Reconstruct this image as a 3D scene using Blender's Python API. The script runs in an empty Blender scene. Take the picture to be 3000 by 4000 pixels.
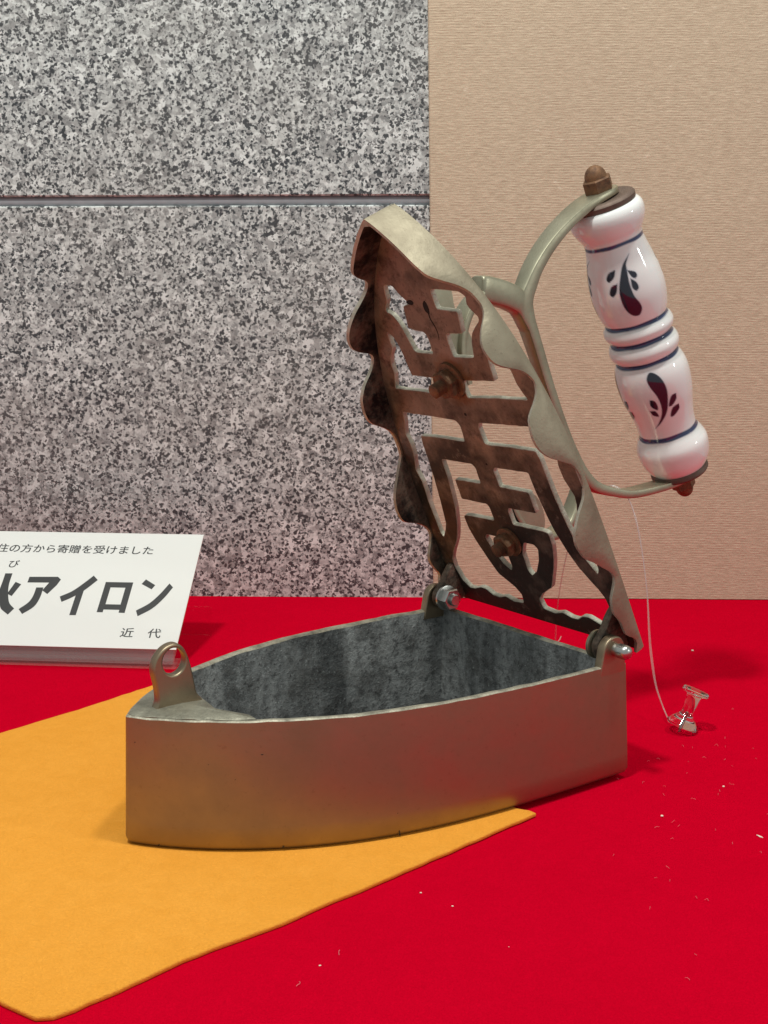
import bpy, bmesh, math, random
import numpy as np
from mathutils import Matrix, Vector, noise
R = math.radians
random.seed(7)
scene = bpy.context.scene
C = scene.collection

# ------------------------------------------------------------------ camera, world, lamps, exposure
cam = bpy.data.cameras.new("camera")
cam.sensor_fit = 'VERTICAL'; cam.sensor_height = 36.0; cam.lens = 42.076
cam.clip_start = 0.02; cam.clip_end = 60
cam_o = bpy.data.objects.new("camera", cam); C.objects.link(cam_o)
cam_o.location = (0, 0, 0.1707)
cam_o.rotation_euler = (R(90 - 9.671), 0, 0)
scene.camera = cam_o

world = bpy.data.worlds.new("World"); scene.world = world
world.use_nodes = True
bg = world.node_tree.nodes["Background"]
bg.inputs[0].default_value = (0.92, 1.0, 0.97, 1); bg.inputs[1].default_value = 0.38

def lamp(name, loc, target, power, radius, spread, col=(0.98, 1.0, 0.93)):
    l = bpy.data.lights.new(name, 'SPOT'); l.energy = power; l.shadow_soft_size = radius
    l.spot_size = R(spread); l.spot_blend = 0.6; l.color = col
    o = bpy.data.objects.new(name, l); C.objects.link(o)
    o.location = loc
    o.rotation_euler = (Vector(target) - Vector(loc)).to_track_quat('-Z', 'Y').to_euler()
    return o
lamp("ceiling_spot", (-0.22, 0.14, 1.05), (0.0, 0.55, 0.1), 26, 0.05, 95)
lamp("ceiling_spot", (0.24, 0.26, 1.10), (0.0, 0.55, 0.1), 15.5, 0.05, 95)
lamp("gallery_lamp", (2.30, -0.48, 0.92), (0.05, 0.5, 0.1), 26, 0.07, 40)

scene.cycles.transparent_max_bounces = 32
scene.view_settings.view_transform = 'Standard'
scene.view_settings.look = 'None'
scene.view_settings.exposure = 0.0
scene.view_settings.gamma = 1.0

# ------------------------------------------------------------------ helpers
def link_mesh(name, verts, faces, mats, parent=None, mat_idx=None, smooth=None, matrix=None):
    me = bpy.data.meshes.new(name)
    me.from_pydata([tuple(map(float, v)) for v in verts], [], faces)
    return finish(name, me, mats, parent, mat_idx, smooth, matrix)

def finish(name, me, mats, parent=None, mat_idx=None, smooth=None, matrix=None, weld=None):
    bm = bmesh.new(); bm.from_mesh(me)
    if weld: bmesh.ops.remove_doubles(bm, verts=bm.verts, dist=weld)
    bmesh.ops.recalc_face_normals(bm, faces=bm.faces)
    bm.to_mesh(me); bm.free()
    for m in (mats if isinstance(mats, (list, tuple)) else [mats]): me.materials.append(m)
    if mat_idx is not None and len(mat_idx) == len(me.polygons):
        me.polygons.foreach_set('material_index', mat_idx)
    if smooth is not None:
        me.polygons.foreach_set('use_smooth', [True] * len(me.polygons))
        me.set_sharp_from_angle(angle=R(smooth))
    me.update()
    o = bpy.data.objects.new(name, me); C.objects.link(o)
    if parent is not None: o.parent = parent
    if matrix is not None: o.matrix_local = matrix
    return o

def empty(name, matrix):
    o = bpy.data.objects.new(name, None); C.objects.link(o); o.empty_display_size = 0.01
    o.matrix_world = matrix
    return o

def tag(o, label=None, cat=None, kind=None, group=None):
    if label: o["label"] = label
    if cat: o["category"] = cat
    if kind: o["kind"] = kind
    if group: o["group"] = group
    return o

def frame(xa, ya, za, org):
    m = Matrix.Identity(4)
    for i in range(3):
        m[i][0] = xa[i]; m[i][1] = ya[i]; m[i][2] = za[i]; m[i][3] = org[i]
    return m

def lathe(prof, seg=48, axis_m=None, close=True):
    """profile of (height, radius) about local Z -> verts, faces"""
    V = []; F = []
    for (z, r) in prof:
        for k in range(seg):
            a = 2 * math.pi * k / seg
            V.append((r * math.cos(a), r * math.sin(a), z))
    n = len(prof)
    for i in range(n - 1):
        for k in range(seg):
            k2 = (k + 1) % seg
            F.append((i * seg + k, i * seg + k2, (i + 1) * seg + k2, (i + 1) * seg + k))
    if close:
        F.append(tuple(range(seg - 1, -1, -1)))
        F.append(tuple((n - 1) * seg + k for k in range(seg)))
    if axis_m is not None: V = [tuple(axis_m @ Vector(v)) for v in V]
    return V, F

def join(*vf):
    V = []; F = []
    for v, f in vf:
        b = len(V); V += list(v); F += [tuple(i + b for i in q) for q in f]
    return V, F

def hexagon(h0, h1, r, ch, m, rot=0.0):
    pr = [(h0, r * 0.94), (h0 + ch, r), (h1 - ch, r), (h1, r * 0.9)]
    V = []; F = []
    for z, rr in pr:
        for k in range(6):
            a = math.pi / 3 * k + rot
            V.append(tuple(m @ Vector((rr * math.cos(a), rr * math.sin(a), z))))
    for i in range(3):
        for k in range(6):
            F.append((i * 6 + k, i * 6 + (k + 1) % 6, (i + 1) * 6 + (k + 1) % 6, (i + 1) * 6 + k))
    F.append(tuple(range(5, -1, -1))); F.append(tuple(18 + k for k in range(6)))
    return V, F

def tube(pts, r, seg=8):
    pts = [Vector(p) for p in pts]; V = []; F = []
    up = Vector((0, 1, 0.1)).normalized()
    for i, p in enumerate(pts):
        t = (pts[min(i + 1, len(pts) - 1)] - pts[max(i - 1, 0)]).normalized()
        a = t.cross(up).normalized(); b = t.cross(a)
        rr = r(i / (len(pts) - 1)) if callable(r) else r
        for k in range(seg):
            q = 2 * math.pi * k / seg
            V.append(tuple(p + (a * math.cos(q) + b * math.sin(q)) * rr))
    for i in range(len(pts) - 1):
        for k in range(seg):
            F.append((i * seg + k, i * seg + (k + 1) % seg, (i + 1) * seg + (k + 1) % seg, (i + 1) * seg + k))
    F.append(tuple(range(seg))); F.append(tuple((len(pts) - 1) * seg + k for k in range(seg)))
    return V, F

def smooth_path(pts, n):
    """Catmull-Rom through the points"""
    P = [np.array(p, float) for p in pts]
    P = [2 * P[0] - P[1]] + P + [2 * P[-1] - P[-2]]
    out = []
    for i in range(1, len(P) - 2):
        for k in range(n):
            t = k / n
            a, b, c, d = P[i - 1], P[i], P[i + 1], P[i + 2]
            out.append(0.5 * ((2 * b) + (c - a) * t + (2 * a - 5 * b + 4 * c - d) * t * t + (3 * b - a - 3 * c + d) * t ** 3))
    out.append(P[-2])
    return out

def chaikin(poly, cut=0.16, limit=0.0012, closed=True):
    out = []
    n = len(poly)
    for i in range(n):
        p0, p1, p2 = (np.array(poly[(i + k) % n], float) for k in (-1, 0, 1))
        def step(q):
            d = q - p1; L = np.linalg.norm(d)
            return p1 + d * min(cut, limit / max(L, 1e-9) if limit else cut)
        a, b = step(p0), step(p2)
        out += [tuple(a), tuple(0.25 * a + 0.5 * p1 + 0.25 * b), tuple(b)]
    return out

def plate_mesh(outer, holes, thick, bevel=0.0002):
    """flat plate with holes in local XY, centred on z=0"""
    cu = bpy.data.curves.new("plate", 'CURVE'); cu.dimensions = '2D'; cu.fill_mode = 'BOTH'
    for poly in [outer] + holes:
        sp = cu.splines.new('POLY'); sp.points.add(len(poly) - 1)
        for p, q in zip(sp.points, poly): p.co = (q[0], q[1], 0, 1)
        sp.use_cyclic_u = True
    cu.extrude = thick / 2 - bevel; cu.bevel_depth = bevel; cu.bevel_resolution = 1; cu.offset = -bevel
    o = bpy.data.objects.new("plate", cu); C.objects.link(o)
    dg = bpy.context.evaluated_depsgraph_get()
    me = bpy.data.meshes.new_from_object(o.evaluated_get(dg))
    bpy.data.objects.remove(o); bpy.data.curves.remove(cu)
    me.materials.clear()
    return me

# ------------------------------------------------------------------ materials
class NT:
    def __init__(s, name):
        s.m = bpy.data.materials.new(name); s.m.use_nodes = True
        s.t = s.m.node_tree; s.b = s.t.nodes["Principled BSDF"]
        s.tc = s.t.nodes.new('ShaderNodeTexCoord').outputs['Object']
    def n(s, typ, **kw):
        q = s.t.nodes.new('ShaderNode' + typ)
        for k, v in kw.items():
            if k.startswith('_'): setattr(q, k[1:], v)
            else:
                key = int(k[1:]) if k[0] == 'i' and k[1:].isdigit() else k.replace('__', ' ')
                s.set(q.inputs[key], v)
        return q
    def set(s, sock, v):
        if isinstance(v, bpy.types.NodeSocket): s.t.links.new(v, sock)
        else: sock.default_value = v
    def map(s, sc, vec=None):
        return s.n('Mapping', Vector=vec or s.tc, Scale=sc).outputs[0]
    def noise(s, scale, detail=3, rough=0.55, vec=None, dist=0.0, col=False):
        q = s.n('TexNoise', Vector=vec or s.tc, Scale=scale, Detail=detail, Roughness=rough, Distortion=dist)
        return q.outputs['Color' if col else 'Fac']
    def ramp(s, fac, stops, interp='LINEAR'):
        q = s.n('ValToRGB', Fac=fac); cr = q.color_ramp; cr.interpolation = interp
        while len(cr.elements) < len(stops): cr.elements.new(0.5)
        for e, (p, c) in zip(cr.elements, stops):
            e.position = p
            e.color = (c, c, c, 1) if isinstance(c, (int, float)) else tuple(c) + (1,)
        return q.outputs[0]
    def mix(s, f, a, b, mode='MIX'):
        q = s.n('Mix', _data_type='RGBA', _blend_type=mode)
        s.set(q.inputs[0], f)
        for sock, v in ((q.inputs[6], a), (q.inputs[7], b)):
            s.set(sock, v if isinstance(v, bpy.types.NodeSocket) else tuple(v) + (1,))
        return q.outputs[2]
    def math(s, op, a, b=0.0, clamp=False):
        q = s.n('Math', _operation=op, _use_clamp=clamp); s.set(q.inputs[0], a); s.set(q.inputs[1], b)
        return q.outputs[0]
    def bump(s, h, strength, dist, normal=None):
        q = s.n('Bump', Height=h, Strength=strength, Distance=dist)
        if normal is not None: s.set(q.inputs['Normal'], normal)
        return q.outputs[0]
    def out(s, **kw):
        for k, v in kw.items():
            key = k.replace('__', ' ')
            if key == 'Base Color' and not isinstance(v, bpy.types.NodeSocket): v = tuple(v) + (1,)
            s.set(s.b.inputs[key], v)
        return s.m

def mat_metal(name, base, dark, rough, dark_amt=0.35, bump=0.25, scale=60, metallic=1.0, speck=0.0, r2=None):
    t = NT(name)
    a = t.noise(scale, 5, 0.6); b = t.noise(scale * 9, 3, 0.6)
    f = t.ramp(a, [(0.40, 0.0), (0.72, 1.0)])
    f = t.math('MULTIPLY', f, dark_amt)
    col = t.mix(f, base, dark)
    if speck:
        sp = t.ramp(t.noise(scale * 14, 2, 0.7), [(0.63, 0.0), (0.72, 1.0)])
        col = t.mix(t.math('MULTIPLY', sp, speck), col, dark)
    rr = t.ramp(a, [(0.3, rough), (0.75, r2 if r2 else min(1, rough + 0.15))])
    h = t.math('ADD', t.math('MULTIPLY', b, 0.6), t.math('MULTIPLY', t.noise(scale * 3, 3), 0.8))
    return t.out(Base__Color=col, Metallic=metallic, Roughness=rr, Normal=t.bump(h, bump, 0.0004))

M_body = mat_metal('dull_brass', (0.345, 0.27, 0.185), (0.21, 0.15, 0.10), 0.36, 0.5, 0.10, 40, metallic=0.90, speck=0.3)
M_bright = mat_metal('nickel_brass', (0.335, 0.292, 0.215), (0.22, 0.18, 0.13), 0.50, 0.6, 0.45, 60, metallic=0.72, speck=0.8)
M_bracket = mat_metal('cast_nickel', (0.42, 0.395, 0.29), (0.18, 0.165, 0.115), 0.38, 0.5, 0.12, 70, metallic=0.85, speck=0.3)
M_deck = mat_metal('dirty_deck', (0.30, 0.285, 0.225), (0.08, 0.072, 0.055), 0.5, 0.8, 0.7, 120, metallic=0.6, speck=0.7)
M_rim = mat_metal('worn_rim', (0.47, 0.44, 0.35), (0.11, 0.10, 0.08), 0.55, 0.8, 0.7, 190, metallic=0.6, speck=0.7)
M_edge = mat_metal('worn_cut_edge', (0.50, 0.475, 0.39), (0.13, 0.115, 0.09), 0.5, 0.6, 0.6, 190, metallic=0.5, speck=0.6)
M_steel = mat_metal('steel', (0.55, 0.55, 0.53), (0.3, 0.3, 0.3), 0.24, 0.3, 0.1, 200)
M_rust = mat_metal('rusted_steel', (0.23, 0.115, 0.055), (0.06, 0.027, 0.018), 0.55, 0.8, 0.35, 300, metallic=0.35)
M_cap = mat_metal('bronze_cap', (0.16, 0.11, 0.088), (0.09, 0.058, 0.045), 0.52, 0.5, 0.12, 150, metallic=0.45)

def mat_under():
    """tarnished underside of the lid: brown patina with soot patches"""
    t = NT('tarnished_underside')
    a = t.noise(55, 6, 0.62); b = t.noise(420, 3)
    x = t.n('SeparateXYZ', Vector=t.tc)
    col = t.mix(t.ramp(a, [(0.35, 0.0), (0.7, 1.0)]), (0.31, 0.235, 0.175), (0.19, 0.14, 0.10))
    lo = t.ramp(x.outputs[0], [(0.0, 1.0), (0.05, 0.75), (0.11, 0.0)])
    soot = t.ramp(t.math('ADD', t.noise(38, 5, 0.65), t.math('MULTIPLY', lo, 0.30)), [(0.55, 0.0), (0.74, 1.0)])
    col = t.mix(t.math('MULTIPLY', soot, 0.9), col, (0.022, 0.017, 0.014))
    fl = t.noise(190, 6, 0.72)
    col = t.mix(t.ramp(fl, [(0.52, 0.0), (0.68, 0.75)]), col, (0.055, 0.04, 0.03))
    col = t.mix(t.ramp(fl, [(0.30, 0.5), (0.42, 0.0)]), col, (0.36, 0.29, 0.22))
    dist = t.n('VectorMath', _operation='DISTANCE', i0=t.tc, i1=(0.1075, 0.0015, -0.0025)).outputs['Value']
    halo = t.ramp(t.math('ADD', dist, t.math('MULTIPLY', t.math('SUBTRACT', t.noise(260, 4), 0.5), 0.006)), [(0.0072, 0.85), (0.0118, 0.0)])
    col = t.mix(halo, col, (0.20, 0.085, 0.025))
    sp = t.ramp(t.noise(900, 2, 0.7), [(0.62, 0.0), (0.70, 1.0)])
    col = t.mix(t.math('MULTIPLY', sp, 0.45), col, (0.04, 0.025, 0.018))
    r = t.ramp(a, [(0.3, 0.46), (0.7, 0.66)])
    return t.out(Base__Color=col, Metallic=0.40, Roughness=r, Normal=t.bump(t.math('ADD', b, a), 0.35, 0.0004))
M_under = mat_under()

def mat_soot_flange():
    t = NT('sooty_metal')
    a = t.noise(70, 6, 0.68)
    col = t.mix(t.ramp(a, [(0.40, 0.0), (0.56, 1.0)]), (0.012, 0.010, 0.009), (0.20, 0.15, 0.11))
    col = t.mix(t.ramp(t.noise(600, 3, 0.7), [(0.5, 0.0), (0.7, 0.6)]), col, (0.03, 0.024, 0.02))
    return t.out(Base__Color=col, Metallic=0.5, Roughness=t.ramp(a, [(0.3, 0.75), (0.7, 0.45)]),
                 Normal=t.bump(t.noise(500, 4), 0.6, 0.0005))
M_soot = mat_soot_flange()

def mat_inside():
    """burnt grey inside of the basin, with upright streaks"""
    t = NT('burnt_inside')
    st = t.noise(46, 5, 0.62, vec=t.map((1, 1, 0.14)), dist=0.3)
    f = t.noise(650, 4, 0.7); g = t.noise(75, 5, 0.7)
    col = t.mix(t.ramp(st, [(0.36, 0.0), (0.66, 1.0)]), (0.17, 0.178, 0.18), (0.52, 0.535, 0.535))
    col = t.mix(t.ramp(g, [(0.47, 0.0), (0.64, 0.6)]), col, (0.11, 0.107, 0.10))
    col = t.mix(t.ramp(f, [(0.57, 0.0), (0.68, 0.75)]), col, (0.03, 0.026, 0.027))
    m2 = t.noise(260, 5, 0.72)
    col = t.mix(t.ramp(m2, [(0.48, 0.0), (0.66, 0.7)]), col, (0.055, 0.056, 0.057))
    col = t.mix(t.ramp(m2, [(0.30, 0.55), (0.42, 0.0)]), col, (0.50, 0.52, 0.53))
    col = t.mix(t.ramp(t.noise(780, 3, 0.7), [(0.63, 0.0), (0.72, 0.8)]), col, (0.62, 0.65, 0.64))
    return t.out(Base__Color=col, Metallic=0.15, Roughness=0.72,
                 Normal=t.bump(t.math('ADD', f, t.math('MULTIPLY', g, 1.5)), 0.8, 0.0007))
M_inside = mat_inside()
M_dim_floor = mat_metal('dimmed_floor', (0.06, 0.062, 0.064), (0.03, 0.03, 0.03), 0.8, 0.8, 0.8, 120, metallic=0.0, speck=0.6)  # basin floor: shade put into the colour so the upward face stays dim

def mat_porcelain():
    t = NT('painted_porcelain')
    at = t.n('Attribute', _attribute_name='paint')
    wob = t.noise(30, 2)
    return t.out(Base__Color=at.outputs['Color'], Roughness=0.07, IOR=1.5, Coat__Weight=0.4, Coat__Roughness=0.04,
                 Subsurface__Weight=0.0, Normal=t.bump(wob, 0.15, 0.0008))
M_porc = mat_porcelain()

def mat_felt(name, c1, c2, sheen, sheen_col, fs=1500):
    t = NT(name)
    a = t.noise(14, 4, 0.6); b = t.noise(fs, 4, 0.7, dist=1.2); w = t.noise(130, 4, 0.65, dist=0.8)
    col = t.mix(t.ramp(t.math('ADD', t.math('MULTIPLY', a, 0.5), t.math('MULTIPLY', w, 0.5)), [(0.35, 0.0), (0.68, 1.0)]), c1, c2)
    col = t.mix(t.ramp(b, [(0.35, 0.35), (0.6, 0.0)]), col, tuple(x * 0.72 for x in c1))
    h = t.math('ADD', b, t.math('MULTIPLY', w, 1.2))
    return t.out(Base__Color=col, Roughness=0.95, Sheen__Weight=sheen, Sheen__Roughness=0.45,
                 Sheen__Tint=sheen_col + (1,), Specular__IOR__Level=0.0, Normal=t.bump(h, 0.75, 0.0007))
M_red = mat_felt('red_felt', (0.60, 0.0008, 0.018), (0.66, 0.0010, 0.021), 0.0, (1, 0.2, 0.3))
M_yellow = mat_felt('yellow_felt', (0.95, 0.405, 0.060), (0.86, 0.345, 0.042), 0.0, (1, 0.8, 0.4), 1300)

def mat_granite():
    t = NT('granite')
    wv = t.n('VectorMath', _operation='SCALE', i0=t.noise(420, 3, 0.65, col=True)); wv.inputs['Scale'].default_value = 0.0026
    v = t.n('VectorMath', _operation='ADD', i0=t.tc, i1=wv.outputs[0]).outputs[0]
    vor = lambda sc, r=1.0: t.n('SeparateColor', Color=t.n('TexVoronoi', Vector=v, Scale=sc, Randomness=r).outputs['Color'])
    a, b, c, d = vor(400), vor(230), vor(640), vor(880)
    soft = t.noise(360, 5, 0.7)
    col = t.ramp(a.outputs[0], [(0.0, (0.40, 0.415, 0.415)), (0.35, (0.54, 0.56, 0.555)), (1.0, (0.70, 0.725, 0.715))])
    col = t.mix(t.ramp(soft, [(0.42, 0.0), (0.62, 0.6)]), col, (0.30, 0.305, 0.305))
    cl = t.math('MULTIPLY', t.math('SUBTRACT', t.noise(130, 4, 0.7), 0.5), 0.9)
    cl2 = t.math('MULTIPLY', t.math('SUBTRACT', t.noise(150, 4, 0.7), 0.5), 0.9)
    col = t.mix(t.ramp(b.outputs[1], [(0.0, 0.0), (0.80, 0.65)], 'CONSTANT'), col, (0.22, 0.22, 0.22))
    col = t.mix(t.ramp(b.outputs[2], [(0.0, 0.0), (0.88, 0.7)], 'CONSTANT'), col, (0.74, 0.765, 0.76))
    col = t.mix(t.ramp(t.math('ADD', c.outputs[0], cl2), [(0.0, 0.0), (0.76, 0.7)], 'CONSTANT'), col, (0.17, 0.175, 0.18))
    col = t.mix(t.ramp(t.math('ADD', c.outputs[1], cl), [(0.0, 0.0), (0.84, 0.95)], 'CONSTANT'), col, (0.022, 0.026, 0.032))
    col = t.mix(t.ramp(t.math('ADD', d.outputs[1], cl), [(0.0, 0.0), (0.84, 0.9)], 'CONSTANT'), col, (0.035, 0.038, 0.046))
    col = t.mix(t.ramp(t.noise(11, 4), [(0.42, 0.0), (0.62, 0.16)]), col, (0.34, 0.32, 0.29))
    return t.out(Base__Color=col, Roughness=0.42, Normal=t.bump(t.noise(700, 3), 0.12, 0.0005))
M_granite = mat_granite()

def mat_linen():
    t = NT('ribbed_linen')
    d = t.n('VectorMath', _operation='SCALE', i0=t.noise(45, 3, 0.6, vec=t.map((0.5, 1, 1.3)), col=True)); d.inputs['Scale'].default_value = 0.0020
    v = t.n('VectorMath', _operation='ADD', i0=t.tc, i1=d.outputs[0]).outputs[0]
    z = t.n('SeparateXYZ', Vector=v).outputs[2]
    amp = t.noise(26, 3)
    rib = t.math('MULTIPLY_ADD', t.math('SINE', t.math('MULTIPLY', z, 2 * math.pi / 0.00148)), 0.5); rib.node.inputs[2].default_value = 0.5
    thr = t.noise(900, 3, 0.6, vec=t.map((0.22, 1, 2.2)))
    thv = t.noise(1100, 2, 0.6, vec=t.map((1.6, 1, 0.5)))
    h = t.math('ADD', t.math('MULTIPLY', rib, t.ramp(amp, [(0.36, 0.05), (0.62, 0.40)])), t.math('ADD', t.math('MULTIPLY', thr, 1.6), t.math('MULTIPLY', thv, 1.6)))
    col = t.mix(t.ramp(thr, [(0.35, 0.0), (0.66, 1.0)]), (0.455, 0.355, 0.258), (0.635, 0.515, 0.385))
    col = t.mix(t.ramp(rib, [(0.0, 0.09), (0.5, 0.0)]), col, (0.33, 0.21, 0.14))
    slub = t.ramp(t.noise(330, 2, 0.5, vec=t.map((0.5, 1, 1.4))), [(0.70, 0.0), (0.80, 0.7)])
    col = t.mix(slub, col, (0.78, 0.66, 0.53))
    col = t.mix(t.ramp(t.noise(7, 3), [(0.35, 0.0), (0.7, 0.25)]), col, (0.46, 0.34, 0.25))
    return t.out(Base__Color=col, Roughness=0.9, Specular__IOR__Level=0.1, Normal=t.bump(h, 0.36, 0.0006))
M_linen = mat_linen()

def mat_plain(name, col, rough, metallic=0.0, bump=0.0, var=0.9, **kw):
    t = NT(name)
    f = t.noise(220, 4)
    c = t.mix(t.ramp(f, [(0.35, 0.0), (0.7, 1.0)]), col, tuple(x * var for x in col))
    kw['Normal'] = t.bump(t.noise(900, 3), bump, 0.0003)
    return t.out(Base__Color=c, Roughness=rough, Metallic=metallic, **kw)
M_joint = mat_plain('grey_sealant', (0.33, 0.34, 0.37), 0.5)
M_paper = mat_plain('white_card', (0.74, 0.735, 0.715), 0.6, var=1.0)
M_ink = mat_plain('black_ink', (0.035, 0.035, 0.037), 0.55)
def mat_clear(name, tint, edge, white=0.0, rough=0.03):
    """thin clear plastic: see-through, shinier and paler towards its edges"""
    t = NT(name)
    tr = t.n('BsdfTransparent', Color=tint + (1,)); gl = t.n('BsdfGlossy', Color=(1, 1, 1, 1), Roughness=rough)
    lw = t.n('LayerWeight', Blend=0.35)
    f = t.math('ADD', t.math('MULTIPLY', lw.outputs['Facing'], edge), 0.015)
    m1 = t.n('MixShader', Fac=f); t.t.links.new(tr.outputs[0], m1.inputs[1]); t.t.links.new(gl.outputs[0], m1.inputs[2])
    df = t.n('BsdfDiffuse', Color=(0.9, 0.87, 0.86, 1))
    m2 = t.n('MixShader', Fac=white); t.t.links.new(m1.outputs[0], m2.inputs[1]); t.t.links.new(df.outputs[0], m2.inputs[2])
    t.t.links.new(m2.outputs[0], t.t.nodes['Material Output'].inputs['Surface'])
    return t.m
M_acrylic = mat_clear('clear_acrylic', (0.97, 0.93, 0.93), 0.03, 0.06, 0.05)
M_leg = mat_clear('clear_leg', (0.985, 0.97, 0.97), 0.02, 0.0, 0.05)
M_pin = mat_plain('clear_pin_plastic', (0.98, 0.98, 0.98), 0.02, IOR=1.45, Transmission__Weight=1.0)
M_nylon = mat_clear('clear_nylon', (0.95, 0.92, 0.92), 0.35, 0.17, 0.2)
M_lint = mat_plain('pale_lint', (0.74, 0.20, 0.24), 0.9)
M_crumb = mat_plain('pale_crumb', (0.85, 0.72, 0.62), 0.9)
M_hole = mat_plain('dark_recess', (0.015, 0.012, 0.01), 0.9)

# ------------------------------------------------------------------ table and walls
TZ = -0.0015                                  # red cloth; the yellow felt lies on it with its top at z = 0
def grid_sheet(x0, x1, y0, y1, z, nx, ny, amp):
    V = []; F = []
    for j in range(ny + 1):
        for i in range(nx + 1):
            x = x0 + (x1 - x0) * i / nx; y = y0 + (y1 - y0) * j / ny
            V.append((x, y, z + amp * (noise.noise((x * 9, y * 9, 3.1)) - 0.0)))
    for j in range(ny):
        for i in range(nx):
            a = j * (nx + 1) + i; F.append((a, a + 1, a + nx + 2, a + nx + 1))
    return V, F
V, F = grid_sheet(-0.50, 0.50, 0.18, 0.722, TZ, 60, 40, 0.00025)
tab = link_mesh('red_felt_surface', V, F, M_red, smooth=60)
tag(tab, 'bright red felt covering the display surface, flecked with pale lint', kind='structure')

wx = Vector((0.99970, -0.0246, 0)); wn = Vector((0.0246, 0.9997, 0)); W0 = Vector((0.0245, 0.7035, 0))
wall_m = frame(wx, wn, Vector((0, 0, 1)), W0)          # x along wall, y into the wall, z up
wall = empty('granite_wall', wall_m)
tag(wall, 'speckled grey granite wall of large slabs with one horizontal joint', 'wall')
def slab(name, x0, x1, z0a, z0b, z1a, z1b, y0, y1, mat, parent, ch=0.0008):
    """box in wall space whose lower/upper edges may slope from a (left) to b (right); front edges chamfered"""
    def ring(y, i):
        return [(x0 + i, y, z0a + i), (x1 - i, y, z0b + i), (x1 - i, y, z1b - i), (x0 + i, y, z1a - i)]
    V = ring(y0, ch) + ring(y0 + ch, 0) + ring(y1, 0); F = [(0, 1, 2, 3)]
    for b in (0, 4):
        for k in range(4): F.append((b + k, b + (k + 1) % 4, b + 4 + (k + 1) % 4, b + 4 + k))
    F.append((11, 10, 9, 8))
    return link_mesh(name, V, F, mat, parent)
# joint runs from (left, z .2289...2338) almost level
slab('granite_panel', -0.75, 0.115, -0.05, -0.05, 0.2277, 0.2291, 0.0, 0.03, M_granite, wall)
slab('granite_panel', -0.75, 0.115, 0.2330, 0.2344, 0.62, 0.62, 0.0, 0.03, M_granite, wall)
# sealant: rounded strip recessed in the joint
V = []; F = []
for i, x in enumerate((-0.75, 0.115)):
    zc = 0.2303 + (0.0014 * i)
    for k in range(9):
        a = -1 + 2 * k / 8
        V.append((x, 0.0036 - 0.0016 * (1 - a * a), zc + a * 0.0031))
for k in range(8): F.append((k, k + 1, 9 + k + 1, 9 + k))
link_mesh('sealant_joint', V, F, M_joint, wall, smooth=40)

# beige linen-covered board, standing a little in front of the granite
bx0 = (0.0243 - W0.x, 0.0297 - W0.x)
Vb = []
def ringb(y, i):
    return [(bx0[1] + i, y, -0.001), (0.75, y, -0.001), (0.75, y, 0.62), (bx0[0] - 0.0044 + i, y, 0.62)]
brd_m = frame(wx, wn, Vector((0, 0, 1)), W0)
Vb = ringb(-0.0020, 0.0007) + ringb(-0.0013, 0.0001) + ringb(-0.00005, 0.0)
Fb = [(0, 1, 2, 3)]
for b in (0, 4):
    for k in range(4): Fb.append((b + k, b + (k + 1) % 4, b + 4 + (k + 1) % 4, b + 4 + k))
Fb.append((11, 10, 9, 8))
brd = link_mesh('linen_board', Vb, Fb, M_linen); brd.matrix_world = brd_m
tag(brd, 'beige ribbed linen board standing against the granite on the right', 'board')

# ------------------------------------------------------------------ yellow felt under the iron
fp = [(0.0522, 0.3873), (0.030, 0.3672), (0.0, 0.3392), (-0.0145, 0.3268), (-0.0285, 0.3135), (-0.0503, 0.2965), (-0.0702, 0.2768), (-0.0765, 0.2712),
      (-0.0809, 0.2678), (-0.0853, 0.2674), (-0.0915, 0.2712), (-0.130, 0.2985), (-0.215, 0.3600), (-0.222, 0.380), (-0.1566, 0.466), (-0.1324, 0.4944), (-0.1068, 0.5278),
      (-0.060, 0.583), (-0.052, 0.578), (-0.02, 0.500), (0.020, 0.423), (0.0461, 0.3916), (0.0505, 0.3898)]
pp = []
for i in range(len(fp)):
    a = np.array(fp[i]); b = np.array(fp[(i + 1) % len(fp)]); L = np.linalg.norm(b - a); n = max(1, int(L / 0.004))
    for k in range(n):
        q = a + (b - a) * k / n
        w = 0.0005 * noise.noise((q[0] * 160, q[1] * 160, 0.3)) + 0.0003 * noise.noise((q[0] * 500, q[1] * 500, 1.3))
        nn = np.array([b[1] - a[1], -(b[0] - a[0])]) / L
        pp.append(tuple(q + nn * w))
me = plate_mesh(pp, [], 0.0014, 0.0004)
me.transform(Matrix.Translation((0, 0, -0.0007)))
felt = finish('felt_sheet', me, M_yellow, smooth=60)
tag(felt, 'mustard yellow felt sheet lying under the iron on red felt', 'felt sheet')

# ------------------------------------------------------------------ the iron: frames
AX = Vector((0.80848, 0.58853, 0)); LAT = Vector((0.58853, -0.80848, 0)); ZU = Vector((0, 0, 1))
NOSE = Vector((-0.0822, 0.3640, 0))
BL, BW, BH, FLARE = 0.17245, 0.10619, 0.043, 0.0014
LL = 0.1750; LW = 0.10789
ANG = R(64.655)
DIR = -AX * math.cos(ANG) + ZU * math.sin(ANG)
NRM = AX * math.sin(ANG) + ZU * math.cos(ANG)
HP = NOSE + AX * (BL + 0.0084) + ZU * 0.0485
iron_m = frame(AX, -LAT, ZU, NOSE)          # x nose -> heel, y away from the viewer, z up
lid_mw = frame(DIR, LAT, NRM, HP)           # x hinge -> nose, y near side, z outward of the lid
lid_m = iron_m.inverted() @ lid_mw
iron = empty('charcoal_iron', iron_m)
tag(iron, 'old brass charcoal iron with raised pierced lid and painted porcelain handle on yellow felt', 'charcoal iron')

def halfw(s, W):                            # s: 0 heel .. 1 nose
    return W / 2 * max(0.0, 1 - s ** 3.632) ** 0.897

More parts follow.
